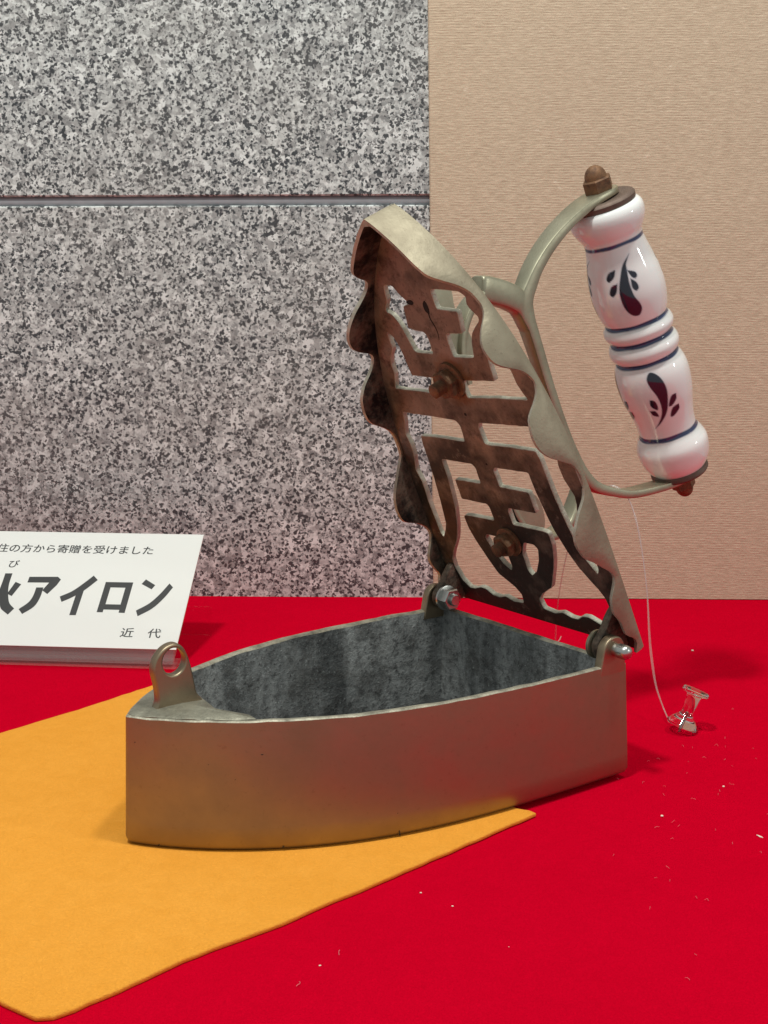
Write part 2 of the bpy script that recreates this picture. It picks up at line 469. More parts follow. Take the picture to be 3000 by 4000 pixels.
# ------------------------------------------------------------------ body (basin)
NICKS = [(25.0, 24.2), (23.9, 22.8), (18.7, 14.8), (19.9, 14.5), (32.2, 32.2), (30.2, 4.7), (22.7, 20.2), (22.7, 18.4), (18.4, 28.9), (17.8, 27.1), (1.7, 34.7), (72.5, 8.3), (73.1, 1.4), (37.1, 1.4), (5.8, 1.1), (3.2, 2.2)]
NICK_L = [1.6, 1.2, 1.0, 1.4, 1.0, 1.0, 1.0, 1.4, 0.7, 0.7, 0.5, 0.5, 2.6, 0.7, 0.6, 0.6]
NICK_A = [0.8, 0.9, -0.4, -0.5, 0.1, 1.3, 0.9, 0.8, 1.3, -1.0, 0.4, 1.5, 1.6, 0.5, 0.7, 0.9]

def outline(N=70):
    """closed outline, local (x from nose, y): far heel -> nose -> near heel"""
    S = [1 - (1 - k / N) ** 2 for k in range(N + 1)]
    near = [((1 - s) * BL, -halfw(s, BW)) for s in S]          # heel -> nose
    far = [((1 - s) * BL, halfw(s, BW)) for s in S]
    pts = near[:-1] + [near[-1]] + far[::-1][1:]
    q = np.array(pts); t_ = q[:, 0] < 0.0042
    for _ in range(6):
        m_ = (np.roll(q, 1, 0) + np.roll(q, -1, 0)) / 2; q[t_] = m_[t_]
    pts = [tuple(x) for x in q]
    pts += [(BL, halfw(0, BW) * (1 - 2 * k / 14)) for k in range(1, 14)]
    return np.array(pts)
OUT = outline()
def offset(P, d):
    n = len(P); Q = []
    for i in range(n):
        t1 = P[i] - P[i - 1]; t2 = P[(i + 1) % n] - P[i]
        n1 = np.array([t1[1], -t1[0]]) / (np.linalg.norm(t1) + 1e-12); n2 = np.array([t2[1], -t2[0]]) / (np.linalg.norm(t2) + 1e-12)
        m = n1 + n2; m /= np.linalg.norm(m) + 1e-12
        Q.append(P[i] + m * d / max(0.45, float(m @ n1)))
    return np.array(Q)
area = sum(OUT[i - 1][0] * OUT[i][1] - OUT[i][0] * OUT[i - 1][1] for i in range(len(OUT)))
sg = 1 if area > 0 else -1
OFF = lambda d: offset(OUT, d * sg)         # positive = outward
layers = [(-0.004, 0.0), (FLARE - 0.0017, 0.0002), (FLARE - 0.0007, 0.0009), (FLARE, 0.0026)]
for k in range(1, 8): layers.append((FLARE * (1 - k / 7) ** 1.0, 0.0026 + (BH - 0.0004 - 0.0026) * k / 7))
no = len(layers)
layers += [(-0.0006, BH), (-0.0022, BH - 0.0001), (-0.0029, BH - 0.0007)]
for k in range(1, 7): layers.append((-0.0030 - 0.0006 * k / 6, BH - 0.0007 - (BH - 0.0032) * k / 6))
layers.append((-0.006, 0.0020))
V = []; F = []; MI = []
n = len(OUT)
for li, (d, z) in enumerate(layers):
    q = OFF(d)
    if d < -0.002:                           # keep the inner nose from folding over
        q[:, 0] = np.maximum(q[:, 0], 0.004)
    for i in range(n):
        jz = 0.0; jx = 0.0
        if li in (no - 1, no, no + 1, no + 2):
            jz = 0.00035 * noise.noise((q[i][0] * 130, q[i][1] * 130, li * 0.2))
        if li > no + 1:
            f = 0.0007 * noise.noise((q[i][0] * 60, q[i][1] * 60, z * 25)); jx = f
        V.append((q[i][0] + jx, q[i][1] + jx, z + jz))
for li in range(len(layers) - 1):
    for i in range(n):
        F.append((li * n + i, li * n + (i + 1) % n, (li + 1) * n + (i + 1) % n, (li + 1) * n + i))
        MI.append(0 if li < no - 1 else (1 if li < no + 2 else 2))
F.append(tuple(range(n - 1, -1, -1))); MI.append(0)
F.append(tuple((len(layers) - 1) * n + i for i in range(n))); MI.append(3)
for i in range(n): MI[(len(layers) - 2) * n + i] = 3
body = link_mesh('basin', V, F, [M_body, M_rim, M_inside, M_dim_floor], iron, MI, 35)

# dark nicks in the outer wall
vfs = []
for (x, z), ln, an in zip(NICKS, NICK_L, NICK_A):
    pts_ = []
    for k in range(5):
        u = (k / 4 - 0.5) * ln; xx = (x + u * math.cos(an)) * 1e-3; zz = (z + u * math.sin(an)) * 1e-3
        pts_.append((xx, -halfw(1 - xx / BL, BW) - FLARE * (1 - zz / BH) + 0.00002, zz))
    vfs.append(tube(pts_, lambda f: 0.00004 + 0.00017 * math.sin(math.pi * f), 5))
V_, F_ = join(*vfs)
nk = link_mesh('nicks', V_, F_, M_hole, body, smooth=60); nk['kind'] = 'stuff'

# nose deck closing the front of the basin
P = []
for k in range(0, 41):
    x = 0.0016 + 0.0300 * (k / 40)
    P.append((x, -(halfw(1 - x / BL, BW) - 0.0012)))
inner = [(0.0318, -0.0245), (0.0285, -0.0205), (0.0262, -0.0150), (0.0266, -0.0090), (0.0272, -0.002), (0.0280, 0.006), (0.0275, 0.014), (0.0300, 0.021), (0.033, 0.0245)]
deck = P + [tuple(q) for q in smooth_path(inner, 5)] + [(x, -y) for x, y in P[::-1]]
V = []; F = []
nd = len(deck)
for z, sh in ((BH - 0.0052, 0), (BH + 0.0002, 0), (BH + 0.0007, 0.0009)):
    cx, cy = 0.018, 0.0
    for (x, y) in deck:
        L = math.hypot(x - cx, y - cy)
        V.append((x - (x - cx) / L * sh, y - (y - cy) / L * sh, z + 0.0003 * noise.noise((x * 200, y * 200, 0.5)) * (z > BH)))
for b in (0, nd):
    for i in range(nd): F.append((b + i, b + (i + 1) % nd, b + nd + (i + 1) % nd, b + nd + i))
F.append(tuple(range(nd - 1, -1, -1)))
V.append((0.018, 0, BH + 0.0012)); c = len(V) - 1
for i in range(nd): F.append((2 * nd + i, 2 * nd + (i + 1) % nd, c))
link_mesh('nose_deck', V, F, M_deck, iron, smooth=50)

# latch lug on the nose deck: upright plate along the axis with a round hole
lug = [(0.0098, -0.002), (0.0093, 0.0), (0.0105, 0.003), (0.0101, 0.008), (0.0092, 0.0125), (0.0094, 0.0152), (0.0106, 0.0178), (0.0130, 0.0202), (0.0158, 0.0213), (0.0182, 0.0210),
       (0.0200, 0.0194), (0.0214, 0.0166), (0.0226, 0.0125), (0.0236, 0.0075), (0.0244, 0.0035), (0.0262, 0.0010), (0.0275, -0.002)]
hole = [(0.0165 + 0.0040 * math.cos(a), 0.0154 + 0.0045 * math.sin(a)) for a in np.linspace(0, 2 * math.pi, 29)[:-1]]
lugp = [tuple(q) for q in smooth_path(lug, 4)]
me = plate_mesh(lugp, [hole], 0.0038, 0.0006)
m = frame(Vector((1, 0, 0)), Vector((0, 0, 1)), Vector((0, -1, 0)), Vector((0, -0.0004 + 0.0, BH)))
ob = finish('latch_lug', me, M_body, iron, smooth=50, matrix=m)

# hinge lugs at the two heel corners
HXX, HZ = BL - 0.0056, 0.0487               # hinge axis
def hinge_lug(y0, y1):
    prof = [(BL - 0.0135, BH - 0.004), (BL - 0.0125, BH + 0.0012), (BL - 0.0120, BH + 0.0035), (BL - 0.0112, BH + 0.0072), (BL - 0.0090, BH + 0.0098), (BL - 0.0062, BH + 0.0106), (BL - 0.0030, BH + 0.0098),
            (BL - 0.0008, BH + 0.0066), (BL - 0.0003, BH + 0.002), (BL - 0.0003, BH - 0.004)]
    pr = [tuple(q) for q in smooth_path(prof, 3)]
    me = plate_mesh(pr, [], abs(y1 - y0), 0.0005)
    m = frame(Vector((1, 0, 0)), Vector((0, 0, 1)), Vector((0, -1, 0)), Vector((0, (y0 + y1) / 2, 0)))
    return finish('hinge_lug', me, [M_body], iron, smooth=50, matrix=m)
hinge_lug(-BW / 2 - 0.0001, -BW / 2 + 0.0036)
hinge_lug(BW / 2 + 0.0001, BW / 2 - 0.0036)

def axis_m(org, z):                         # frame whose local Z runs along z
    z = Vector(z).normalized(); x = z.orthogonal().normalized(); y = z.cross(x)
    return frame(x, y, z, org)
# near bolt: dome end outside, washer inside; far bolt: hex head inside
mo = axis_m(Vector((HXX, -BW / 2, HZ)), (0, -1, 0))
vf = join(lathe([(-0.012, 0.0023), (0.0004, 0.0023), (0.0016, 0.0020), (0.0018, 0.0027), (0.0050, 0.0027), (0.0062, 0.0022), (0.0068, 0.0011), (0.0069, 0.0002)], 24, mo))
nb = link_mesh('hinge_bolt', vf[0], vf[1], M_steel, iron, smooth=40)
vf = lathe([(-0.0100, 0.0051), (-0.0098, 0.0054), (-0.0088, 0.0054), (-0.0086, 0.0051)], 32, mo)
link_mesh('washer', vf[0], vf[1], M_bracket, nb, smooth=40)
mo = axis_m(Vector((HXX, BW / 2, HZ)), (0, -1, 0))
vf = join(lathe([(-0.004, 0.0023), (0.0085, 0.0023)], 20, mo), lathe([(0.0081, 0.0052), (0.0083, 0.0054), (0.0092, 0.0054), (0.0094, 0.0050)], 32, mo),
          hexagon(0.0094, 0.0136, 0.0049, 0.0006, mo, 0.3), lathe([(0.0136, 0.0026), (0.0148, 0.0026), (0.0151, 0.0021)], 20, mo))
link_mesh('hinge_bolt', vf[0], vf[1], M_steel, iron, smooth=30)

# ------------------------------------------------------------------ lid
mm = lambda L: [(x * 1e-3, y * 1e-3) for x, y in L]
H1R = [(143.6, 7), (143.2, 14), (142.4, 21.5), (140.6, 24), (138, 23.2), (136.2, 23.8), (133.4, 26.8), (131.6, 26.8), (129, 23), (126.8, 20.6), (122.5, 18.4), (117.3, 17.2), (117.2, 5.8), (125.6, 5.8), (126.3, 7), (126.5, 15.4), (135.2, 16.8), (136, 6.2), (138, 5.9), (142.8, 6)]
H1L = [(145.6, 20), (145.2, 15.5), (142, 13.1), (138, 9.1), (137.2, 13.4), (128.4, 15), (127.4, 12), (126.7, 6.4), (125.2, 5.4), (118, 5.5), (118.4, 14.8), (119, 16.4), (123.8, 17.6), (128, 18.7), (131.4, 20.2), (133.6, 21.8), (135.1, 25.0), (137, 23.9), (139.3, 21.7), (143, 21.2)]
H2 = [(126.5, 29.6), (124.5, 26.8), (121, 25.2), (117, 24.7), (112, 24.3), (108.2, 24), (107.8, 12), (107.5, 6.7), (106.3, 5.4), (100.5, 5.4), (101.5, 20), (101.9, 38.2), (104, 37), (108.2, 35), (112.5, 34.6), (115.5, 33.4), (119, 30), (122, 29.7)]
H3 = [(91, 39.3), (90.5, 20), (90, 7), (88, 5.4), (81, 5.9), (81.3, 20), (81, 33.2), (77.4, 34.2), (70, 34.6), (62, 35.2), (55.5, 36.1), (48.8, 37.3), (41.5, 38.6), (38, 39.6), (35.5, 41.2), (30.8, 44.6), (33, 45.6), (41.7, 45.5), (48.4, 45.5), (57.3, 44.5), (63.7, 45.9), (70.7, 43.2), (75.8, 42.5), (80.5, 43.5), (86.8, 40.5)]
H4 = [(71, 25), (70.9, 6.7), (69.5, 5.4), (62.5, 5.6), (62.3, 21.4), (53, 21.7), (52.9, 6.4), (51.5, 5.5), (45.6, 5.5), (45.4, 23.2), (44.4, 24.6), (39.3, 24.6), (33, 22.8), (25.5, 19.3), (18.3, 15.6), (13.5, 8.2), (10.3, 5.2), (6, 5.9), (5.4, 12), (6.9, 16.5), (5.4, 21), (5.6, 24.5), (7.8, 28), (8.2, 31), (6.4, 36), (6, 39.3), (9.4, 43), (15.5, 44.8), (20, 44.2), (24, 41.5), (31, 35.6), (38, 31.8), (47, 28.4), (55, 26.8), (62, 25.6), (68, 25.2)]
H5 = [(37.6, 8), (37.6, 13.6), (36, 15.2), (30.8, 13.4), (24.5, 9.4), (22, 6), (24, 4.8), (32, 5.0)]
SL = [(152.5, 14.8), (149.0, 18.6), (146.8, 19.2), (149.5, 15.6)]
flip = lambda P: [(x, -y) for x, y in P]
holes = [H1R, flip(H1L), H2, flip(H2), H3, flip(H3), H4, flip(H4), H5, flip(H5), SL]
holes = [chaikin(mm(P), 0.25, 0.0008) for P in holes]
def rough_edge(poly, amp):
    out = []
    for i in range(len(poly)):
        a = np.array(poly[i]); b = np.array(poly[(i + 1) % len(poly)]); L = np.linalg.norm(b - a); n_ = max(1, int(L / 0.0022))
        for k in range(n_):
            q = a + (b - a) * k / n_
            out.append((q[0] + amp * noise.noise((q[0] * 420, q[1] * 420, 0.1)), q[1] + amp * noise.noise((q[0] * 420, q[1] * 420, 5.1))))
    return out
holes = [rough_edge(h, 0.00022) for h in holes]
NS = 60
SS = [1 - (1 - k / NS) ** 2 for k in range(NS + 1)]
outl = [(s * LL, max(0.0004, halfw(s, LW) - 0.0009)) for s in SS[:-1]]
poly = [(-0.0010, LW / 2 - 0.0009)] + outl[1:] + [(LL - 0.0018, 0)] + [(x, -y) for x, y in outl[::-1][:-1]] + [(-0.0010, -(LW / 2 - 0.0009))]
me = plate_mesh(poly, holes, 0.0021, 0.00025)
me.transform(Matrix.Translation((0, 0, -0.00145)))
me.materials.clear()
zs = [p.center[2] for p in me.polygons]; nz = [abs(p.normal[2]) for p in me.polygons]
idx = [0 if (z < -0.0025 and k > 0.6) else 1 for z, k in zip(zs, nz)]
lid = finish('lid', me, [M_under, M_edge], iron, idx, 30, lid_m)
for p in lid.data.polygons:
    p.material_index = 0 if (p.normal[2] < -0.5 or (p.normal[2] < 0.2 and p.center[2] < -0.00235)) else 1

# skirt round the lid: scalloped free edge, heights along the near and the far side
near_h = [(-6, 4.6), (0.2, 4.6), (1.2, 2.8), (5.0, 2.8), (8, 6.4), (10, 6.6), (14.7, 6.8), (19.8, 8.8), (25.2, 7.8), (28.3, 5.0), (31, 3.0), (34, 3.4), (37.5, 6.2), (41, 8.6), (45.7, 13), (51.8, 14.6), (55.9, 13.8), (59, 11.2), (62.1, 8.2), (65, 4.2), (68.5, 2.4), (73, 1.8), (77.7, 2.8), (82.6, 8.2), (85.4, 11.2), (89, 13.4), (93.1, 14), (96.9, 13.2), (100.8, 11.4), (103, 7.6), (105.5, 4), (108.7, 2.4), (111.3, 2.8), (114.1, 4.2), (116.6, 7.2), (119.2, 11), (121.8, 13.2), (125.5, 13.7), (128.5, 13.0), (131, 11.0), (133.2, 8.4), (135, 5.4), (138, 3.6), (143, 4), (146.6, 6.2), (149.9, 10), (153.5, 13.6), (158, 14.4), (175, 14.2)]
far_h = [(0, 9), (5, 8), (9.6, 8.0), (12, 5.9), (16.5, 7.8), (20.6, 8.6), (23.1, 8), (27, 5), (31.3, 3), (34.7, 3.6), (38.5, 6.5), (43.1, 13.2), (45.9, 14.2), (50.3, 14.5), (55.4, 13.4), (59.8, 10.8), (64.6, 7.6), (70.3, 3.6), (73.6, 3.4), (78.2, 3.6), (82.3, 4.6), (86.2, 7.8), (89.2, 11.4), (92, 13.6), (95.6, 14.5), (100, 14.6), (103.1, 14.2), (107.9, 11.4), (111.8, 7), (115, 5), (117.5, 4.8), (119.5, 6.5), (122, 11.2), (124.8, 14.2), (128.7, 15.7), (132.8, 15.4), (136.4, 13.8), (139.7, 11.4), (142.8, 8), (146, 5.7), (149.4, 5.6), (151.5, 9), (154.3, 12.8), (157, 14.1), (165, 14.4), (175, 14.2)]
def hfun(T):
    X = np.array([a for a, b in T]); Y = np.array([b for a, b in T])
    def f(d):
        q = np.linspace(-1.2, 1.2, 5); return float(np.mean(np.interp(d * 1e3 + q, X, Y))) * 1e-3
    return f
hn, hf = hfun(near_h), hfun(far_h)
K = 150
def side(sgn, f):
    rows = []
    for k in range(K + 1):
        s = 1 - (1 - k / K) ** 1.35
        d = -0.0008 + s * (LL + 0.0008); w = halfw(max(0, d / LL), LW)
        rows.append((d, sgn * w, f(d)))
    return rows
rows = side(1, hn)[:-1] + [(LL, 0.0, 0.0142)] + side(-1, hf)[::-1][1:]
XY = np.array([(a, b) for a, b, _ in rows])
NR = []
for i in range(len(XY)):
    t = XY[min(i + 1, len(XY) - 1)] - XY[max(i - 1, 0)]; t /= np.linalg.norm(t); NR.append((t[1], -t[0]))
NR = np.array(NR)
if NR[10][1] < 0: NR = -NR
MQ = 8
V = []; F = []; MI = []
TH = 0.0019
for i, (d, w, hh) in enumerate(rows):
    for j in range(MQ + 1):                   # outer skin, from the top edge to the free edge
        u = j / MQ
        bul = 0.0007 * math.sin(math.pi * u) * min(1, hh / 0.012) * min(1, max(0, (0.158 - d) / 0.01)) - 0.0003 * (1 - u) ** 6
        V.append((d + NR[i][0] * bul, w + NR[i][1] * bul, -u * hh + 0.0))
    for j in range(MQ + 1):                   # inner skin, back up
        u = 1 - j / MQ
        th = TH * (1 - 0.25 * (u > 0.99))
        dd = d - NR[i][0] * th; ww = w - NR[i][1] * th
        if abs(w) < TH * 1.6: dd = min(dd, LL - 0.0028)
        if w * ww < 0: ww = 0
        V.append((dd, ww, -u * (hh - 0.0002)))
nv = 2 * (MQ + 1)
for i in range(len(rows) - 1):
    for j in range(nv):
        F.append((i * nv + j, i * nv + (j + 1) % nv, (i + 1) * nv + (j + 1) % nv, (i + 1) * nv + j))
        MI.append(0 if j < MQ else (1 if j == MQ else (2 if j < nv - 1 else 0)))
F.append(tuple(range(nv))); MI.append(1)
F.append(tuple((len(rows) - 1) * nv + j for j in range(nv))[::-1]); MI.append(1)
link_mesh('skirt', V, F, [M_bright, M_edge, M_soot], lid, MI, 40)

# casting crack and pits on the underside
ck = [(134.2, 0.4), (132.0, 0.4), (129.2, 1.4), (127.0, 1.7), (124.0, 1.2)]
vfs = [tube([(a * 1e-3, b * 1e-3, -0.00248) for a, b in smooth_path(ck, 4)], lambda f: 0.00028 - 0.00012 * f, 5)]
for d_, w_, a_, b_ in ((136.6, 0.2, 2.6, 1.5), (138.6, -8.2, 1.0, 2.2), (93.2, 0.6, 0.7, 0.7), (72.0, 2.5, 0.5, 0.6)):
    pts_ = [((d_ + a_ * math.cos(q) * (1 + 0.15 * math.sin(3 * q))) * 1e-3, (w_ + b_ * math.sin(q)) * 1e-3, -0.00252) for q in np.linspace(0, 2 * math.pi, 15)[:-1]]
    vfs.append((pts_, [tuple(range(len(pts_)))]))
V_, F_ = join(*vfs); cz = link_mesh('casting_flaws', V_, F_, M_hole, lid); cz['kind'] = 'stuff'

# hinge knuckles of the lid, just inside the body's hinge lugs
hx, hz = 0.00595, -0.0126
def knuckle(wc):
    pr = [(0.0005, -0.0015), (0.016, -0.0015), (0.0155, -0.006), (0.0125, -0.010), (0.0110, -0.0132), (0.0094, -0.0160), (0.0060, -0.0172), (0.0026, -0.0162), (0.0008, -0.0135), (0.0, -0.008)]
    me = plate_mesh([tuple(q) for q in smooth_path(pr, 3)], [], 0.0034, 0.0004)
    m = frame(Vector((1, 0, 0)), Vector((0, 0, 1)), Vector((0, -1, 0)), Vector((0, wc, 0)))
    finish('hinge_knuckle', me, M_soot, lid, smooth=50, matrix=m)
knuckle(0.0470); knuckle(-0.0470)

# bolts on the underside of the lid
def add_under(d, w, rn, stud):
    mo = axis_m(Vector((d, w, -0.0029)), (0, 0, -1))
    th = [(0.0048, 0.0026)]; z = 0.005
    while z < 0.005 + stud: th += [(z, 0.0028), (z + 0.0004, 0.0022)]; z += 0.0008
    th.append((0.005 + stud, 0.0018))
    vf = join(lathe([(-0.0002, rn * 1.25), (0.0008, rn * 1.25), (0.0010, rn * 1.1)], 24, mo), hexagon(0.0008, 0.0048, rn, 0.0007, mo, 0.5), lathe(th, 20, mo))
    return link_mesh('lid_bolt', vf[0], vf[1], M_rust, lid, smooth=30)
add_under(0.1075, 0.0, 0.0058, 0.0045)
add_under(0.0370, 0.0, 0.0050, 0.0030)

# ------------------------------------------------------------------ handle bracket
def strap(path, sub=6):
    """path rows: d, e, thickness, width (mm) -> rounded bar in the lid's middle plane"""
    q = smooth_path(path, sub); V = []; F = []
    n_ = len(q)
    for i in range(n_):
        t = q[min(i + 1, n_ - 1)][:2] - q[max(i - 1, 0)][:2]; t /= np.linalg.norm(t); nn = np.array([-t[1], t[0]])
        th, wd = q[i][2] / 2, q[i][3] / 2; c_ = min(th, wd) * 0.38
        sec = [(-th + c_, -wd), (th - c_, -wd), (th - c_ * .3, -wd + c_ * .3), (th, -wd + c_), (th, wd - c_), (th - c_ * .3, wd - c_ * .3), (th - c_, wd), (-th + c_, wd), (-th + c_ * .3, wd - c_ * .3), (-th, wd - c_), (-th, -wd + c_), (-th + c_ * .3, -wd + c_ * .3)]
        for a, b in sec:
            p = q[i][:2] + nn * a; V.append((p[0] * 1e-3, b * 1e-3, p[1] * 1e-3))
    k_ = 12
    for i in range(n_ - 1):
        for k in range(k_): F.append((i * k_ + k, i * k_ + (k + 1) % k_, (i + 1) * k_ + (k + 1) % k_, (i + 1) * k_ + k))
    F.append(tuple(range(k_))); F.append(tuple((n_ - 1) * k_ + k for k in range(k_))[::-1])
    return V, F
upper = [(106, 39.5, 4.6, 6.2), (113.5, 39.0, 5.8, 6.8), (119.5, 40.8, 6.6, 7.2), (123.5, 44.8, 5.8, 7.6), (128.0, 50.5, 4.8, 8.2), (132.3, 58.5, 4.3, 9.0), (135.9, 68.5, 3.8, 10.0), (138.4, 80, 3.3, 11.6), (139.2, 88, 2.9, 13.0), (139.3, 94, 2.7, 13.6), (139.2, 97.6, 2.6, 12.6), (139.1, 100.4, 2.6, 9.6), (139.0, 101.8, 2.4, 4.5)]
bar = [(121, 41.0, 6.0, 7.0), (112, 39.4, 5.0, 6.8), (100, 39.2, 4.6, 6.2), (80, 38.9, 4.3, 5.4), (60, 39.6, 4.2, 5.0), (46, 41.2, 4.4, 5.4), (38, 43.4, 4.8, 5.8), (33, 46.5, 4.4, 6.2), (27.5, 52.5, 3.8, 7.2), (20.5, 62.5, 3.4, 8.6), (14.8, 77, 3.1, 10.0), (11.6, 87, 2.9, 10.0), (10.5, 93, 2.8, 9.8), (10.2, 97.0, 2.6, 9.2), (10.2, 100, 2.6, 7.4), (10.2, 101.6, 2.4, 3.6)]
footu = [(110, 39.0, 5.2, 6.4), (117.0, 38.6, 7.6, 6.8), (121.5, 36.4, 9.2, 7.4), (125.5, 32.4, 9.6, 7.8), (129.4, 27.2, 9.8, 8.0), (132.2, 23.2, 9.4, 8.0), (132.9, 22.0, 7.6, 6.8)]
curlu = [(129.5, 25.5, 4.0, 7.4), (130.0, 21.0, 3.4, 8.0), (128.6, 15.5, 2.8, 8.4), (124.5, 9.5, 2.8, 9.0), (118.5, 4.8, 2.6, 9.4), (112, 2.4, 2.6, 9.6), (104, 1.4, 2.4, 9.6)]
footl = [(46, 41, 4.4, 4.6), (39, 40, 5.6, 5.2), (33, 34.5, 4.8, 6.8), (28.6, 27.5, 3.4, 8.0), (27.2, 21.5, 2.8, 8.6), (28.4, 15.5, 2.6, 9.4), (32.5, 9.5, 2.6, 10), (38, 4.2, 2.6, 10.5), (46, 1.8, 2.4, 10.5), (52, 1.5, 2.2, 10)]
def web(poly, w0, w1):
    """cast web standing in the lid's middle plane"""
    pl = [(x * 1e-3, z * 1e-3) for x, z in smooth_path(poly + [poly[0]], 3)[:-1]]; n_ = len(pl)
    V = [(x, w0, z) for x, z in pl] + [(x, w1, z) for x, z in pl]
    F = [tuple(range(n_)), tuple(range(2 * n_ - 1, n_ - 1, -1))] + [(k, (k + 1) % n_, n_ + (k + 1) % n_, n_ + k) for k in range(n_)]
    return V, F
webu = web([(104, -0.1), (124, -0.1), (142.5, -0.1), (144.2, 3), (143, 6.8), (138.5, 8.6), (131, 7.4), (122, 9.6), (113, 10.2), (106.5, 6.5)], -0.0035, 0.0030)
webl = web([(34, -0.1), (45, -0.1), (54, -0.1), (54.4, 5), (52.5, 10.5), (48, 14.4), (41, 15.4), (34.5, 13.5), (32, 8)], -0.0035, 0.0030)
vf = join(strap(upper), strap(bar), strap(footu), strap(curlu), strap(footl), webu, webl)
brk = link_mesh('handle_bracket', vf[0], vf[1], M_bracket, iron, smooth=40, matrix=lid_m)
AXE = 0.0950
def grip_axis(d, flipz=False):               # frame on the grip axis at height d, local Z along the lid direction
    z = Vector((1, 0, 0)) * (-1 if flipz else 1); x = Vector((0, 1, 0)); return frame(x, z.cross(x), z, Vector((d, 0, AXE)))
def acorn(mo, s_=1.0):
    dome = [(0.0050, 0.0045)] + [(0.0054 + 0.0050 * math.sin(a), 0.0044 * math.cos(a)) for a in np.linspace(0, 1.5, 8)]
    return join(hexagon(0.0, 0.0053 * s_, 0.0060 * s_, 0.0005, mo, 0.15), lathe([(h * s_, r * s_) for h, r in dome], 28, mo))
vf = acorn(grip_axis(0.1404)); link_mesh('acorn_nut', vf[0], vf[1], M_rust, brk, smooth=25)
vf = acorn(grip_axis(0.0091, True), 0.86); link_mesh('acorn_nut', vf[0], vf[1], M_rust, brk, smooth=25)

# ------------------------------------------------------------------ porcelain grip with painted bands and leaves
prof = [(14.2, 8), (14.4, 10.5), (15.2, 11.7), (17, 13.0), (20, 14.4), (24, 15.2), (27.5, 15.2), (30.5, 14.2), (33, 12.9), (34.3, 12.4), (36.5, 12.3), (40, 12.6), (45, 13.5), (51, 14.8), (57, 15.4), (62, 15.3), (66, 14.4), (68.4, 13.2), (69.1, 12.7), (69.9, 13.2), (71.5, 14.3), (73.6, 14.7), (75.8, 14.2), (77.2, 13.2), (78.2, 12.6), (79.2, 13.2), (80.5, 14.2), (82.3, 14.6), (84.2, 14.1), (85.5, 13.1), (86.3, 12.6), (87.1, 13.1), (90, 14.1), (95, 15.0), (100, 15.2), (106, 14.6), (112, 13.4), (117, 12.3), (120.3, 11.9), (122.5, 12.3), (125, 13.7), (128, 14.9), (131, 15.1), (133, 14.5), (134.3, 13.3), (134.8, 11.8), (134.8, 8)]
ring = np.array([tuple(q) for q in smooth_path(prof, 14)])
SEG = 300
th = np.linspace(0, 2 * math.pi, SEG, endpoint=False)
# theta = 0 along +e (z), 90 deg along +w (y)
dd = np.repeat(ring[:, 0], SEG) * 1e-3; rr = np.repeat(ring[:, 1], SEG) * 1e-3; tt = np.tile(th, len(ring))
VV = np.stack([dd, rr * np.sin(tt), AXE + rr * np.cos(tt)], 1)
nr = len(ring)
ii = np.arange(nr - 1)[:, None] * SEG; kk = np.arange(SEG)[None]; k2 = (kk + 1) % SEG
FF = np.stack([ii + kk, ii + k2, ii + SEG + k2, ii + SEG + kk], -1).reshape(-1, 4)
me = bpy.data.meshes.new('porcelain_grip')
me.from_pydata(VV.tolist(), [], FF.tolist() + [list(range(SEG)), [(nr - 1) * SEG + k for k in range(SEG)]])
colr = np.ones((len(VV), 4)); colr[:, :3] = (0.87, 0.87, 0.865)
dmm = dd * 1e3; tdeg = np.degrees(tt)
def blend(col, a):
    a = np.clip(a, 0, 1)[:, None]; colr[:, :3] = colr[:, :3] * (1 - a) + np.array(col) * a
wob = 0.18 * np.sin(3 * tt + 1) + 0.12 * np.sin(7 * tt)
grain = np.random.RandomState(3).rand(len(VV))
for d0, hw in ((120.3, 0.70), (86.3, 0.85), (78.2, 1.0), (69.1, 0.85), (34.3, 0.95)):
    e = np.abs(dmm - d0 - wob * 0.6)
    blend((0.045, 0.062, 0.15), (hw + 0.35 - e) / 0.5 * (0.86 + 0.14 * np.sin(5 * tt + d0)))
def sdf(px, py, poly):
    poly = np.array(poly); d = np.full(px.shape, 1e9); inside = np.zeros(px.shape, bool)
    for i in range(len(poly)):
        a = poly[i]; b = poly[(i + 1) % len(poly)]; ab = b - a
        t = np.clip(((px - a[0]) * ab[0] + (py - a[1]) * ab[1]) / (ab @ ab + 1e-12), 0, 1)
        d = np.minimum(d, np.hypot(px - a[0] - t * ab[0], py - a[1] - t * ab[1]))
        c_ = ((a[1] > py) != (b[1] > py)) & (px < (b[0] - a[0]) * (py - a[1]) / (b[1] - a[1] + 1e-12) + a[0])
        inside ^= c_
    return np.where(inside, -d, d)
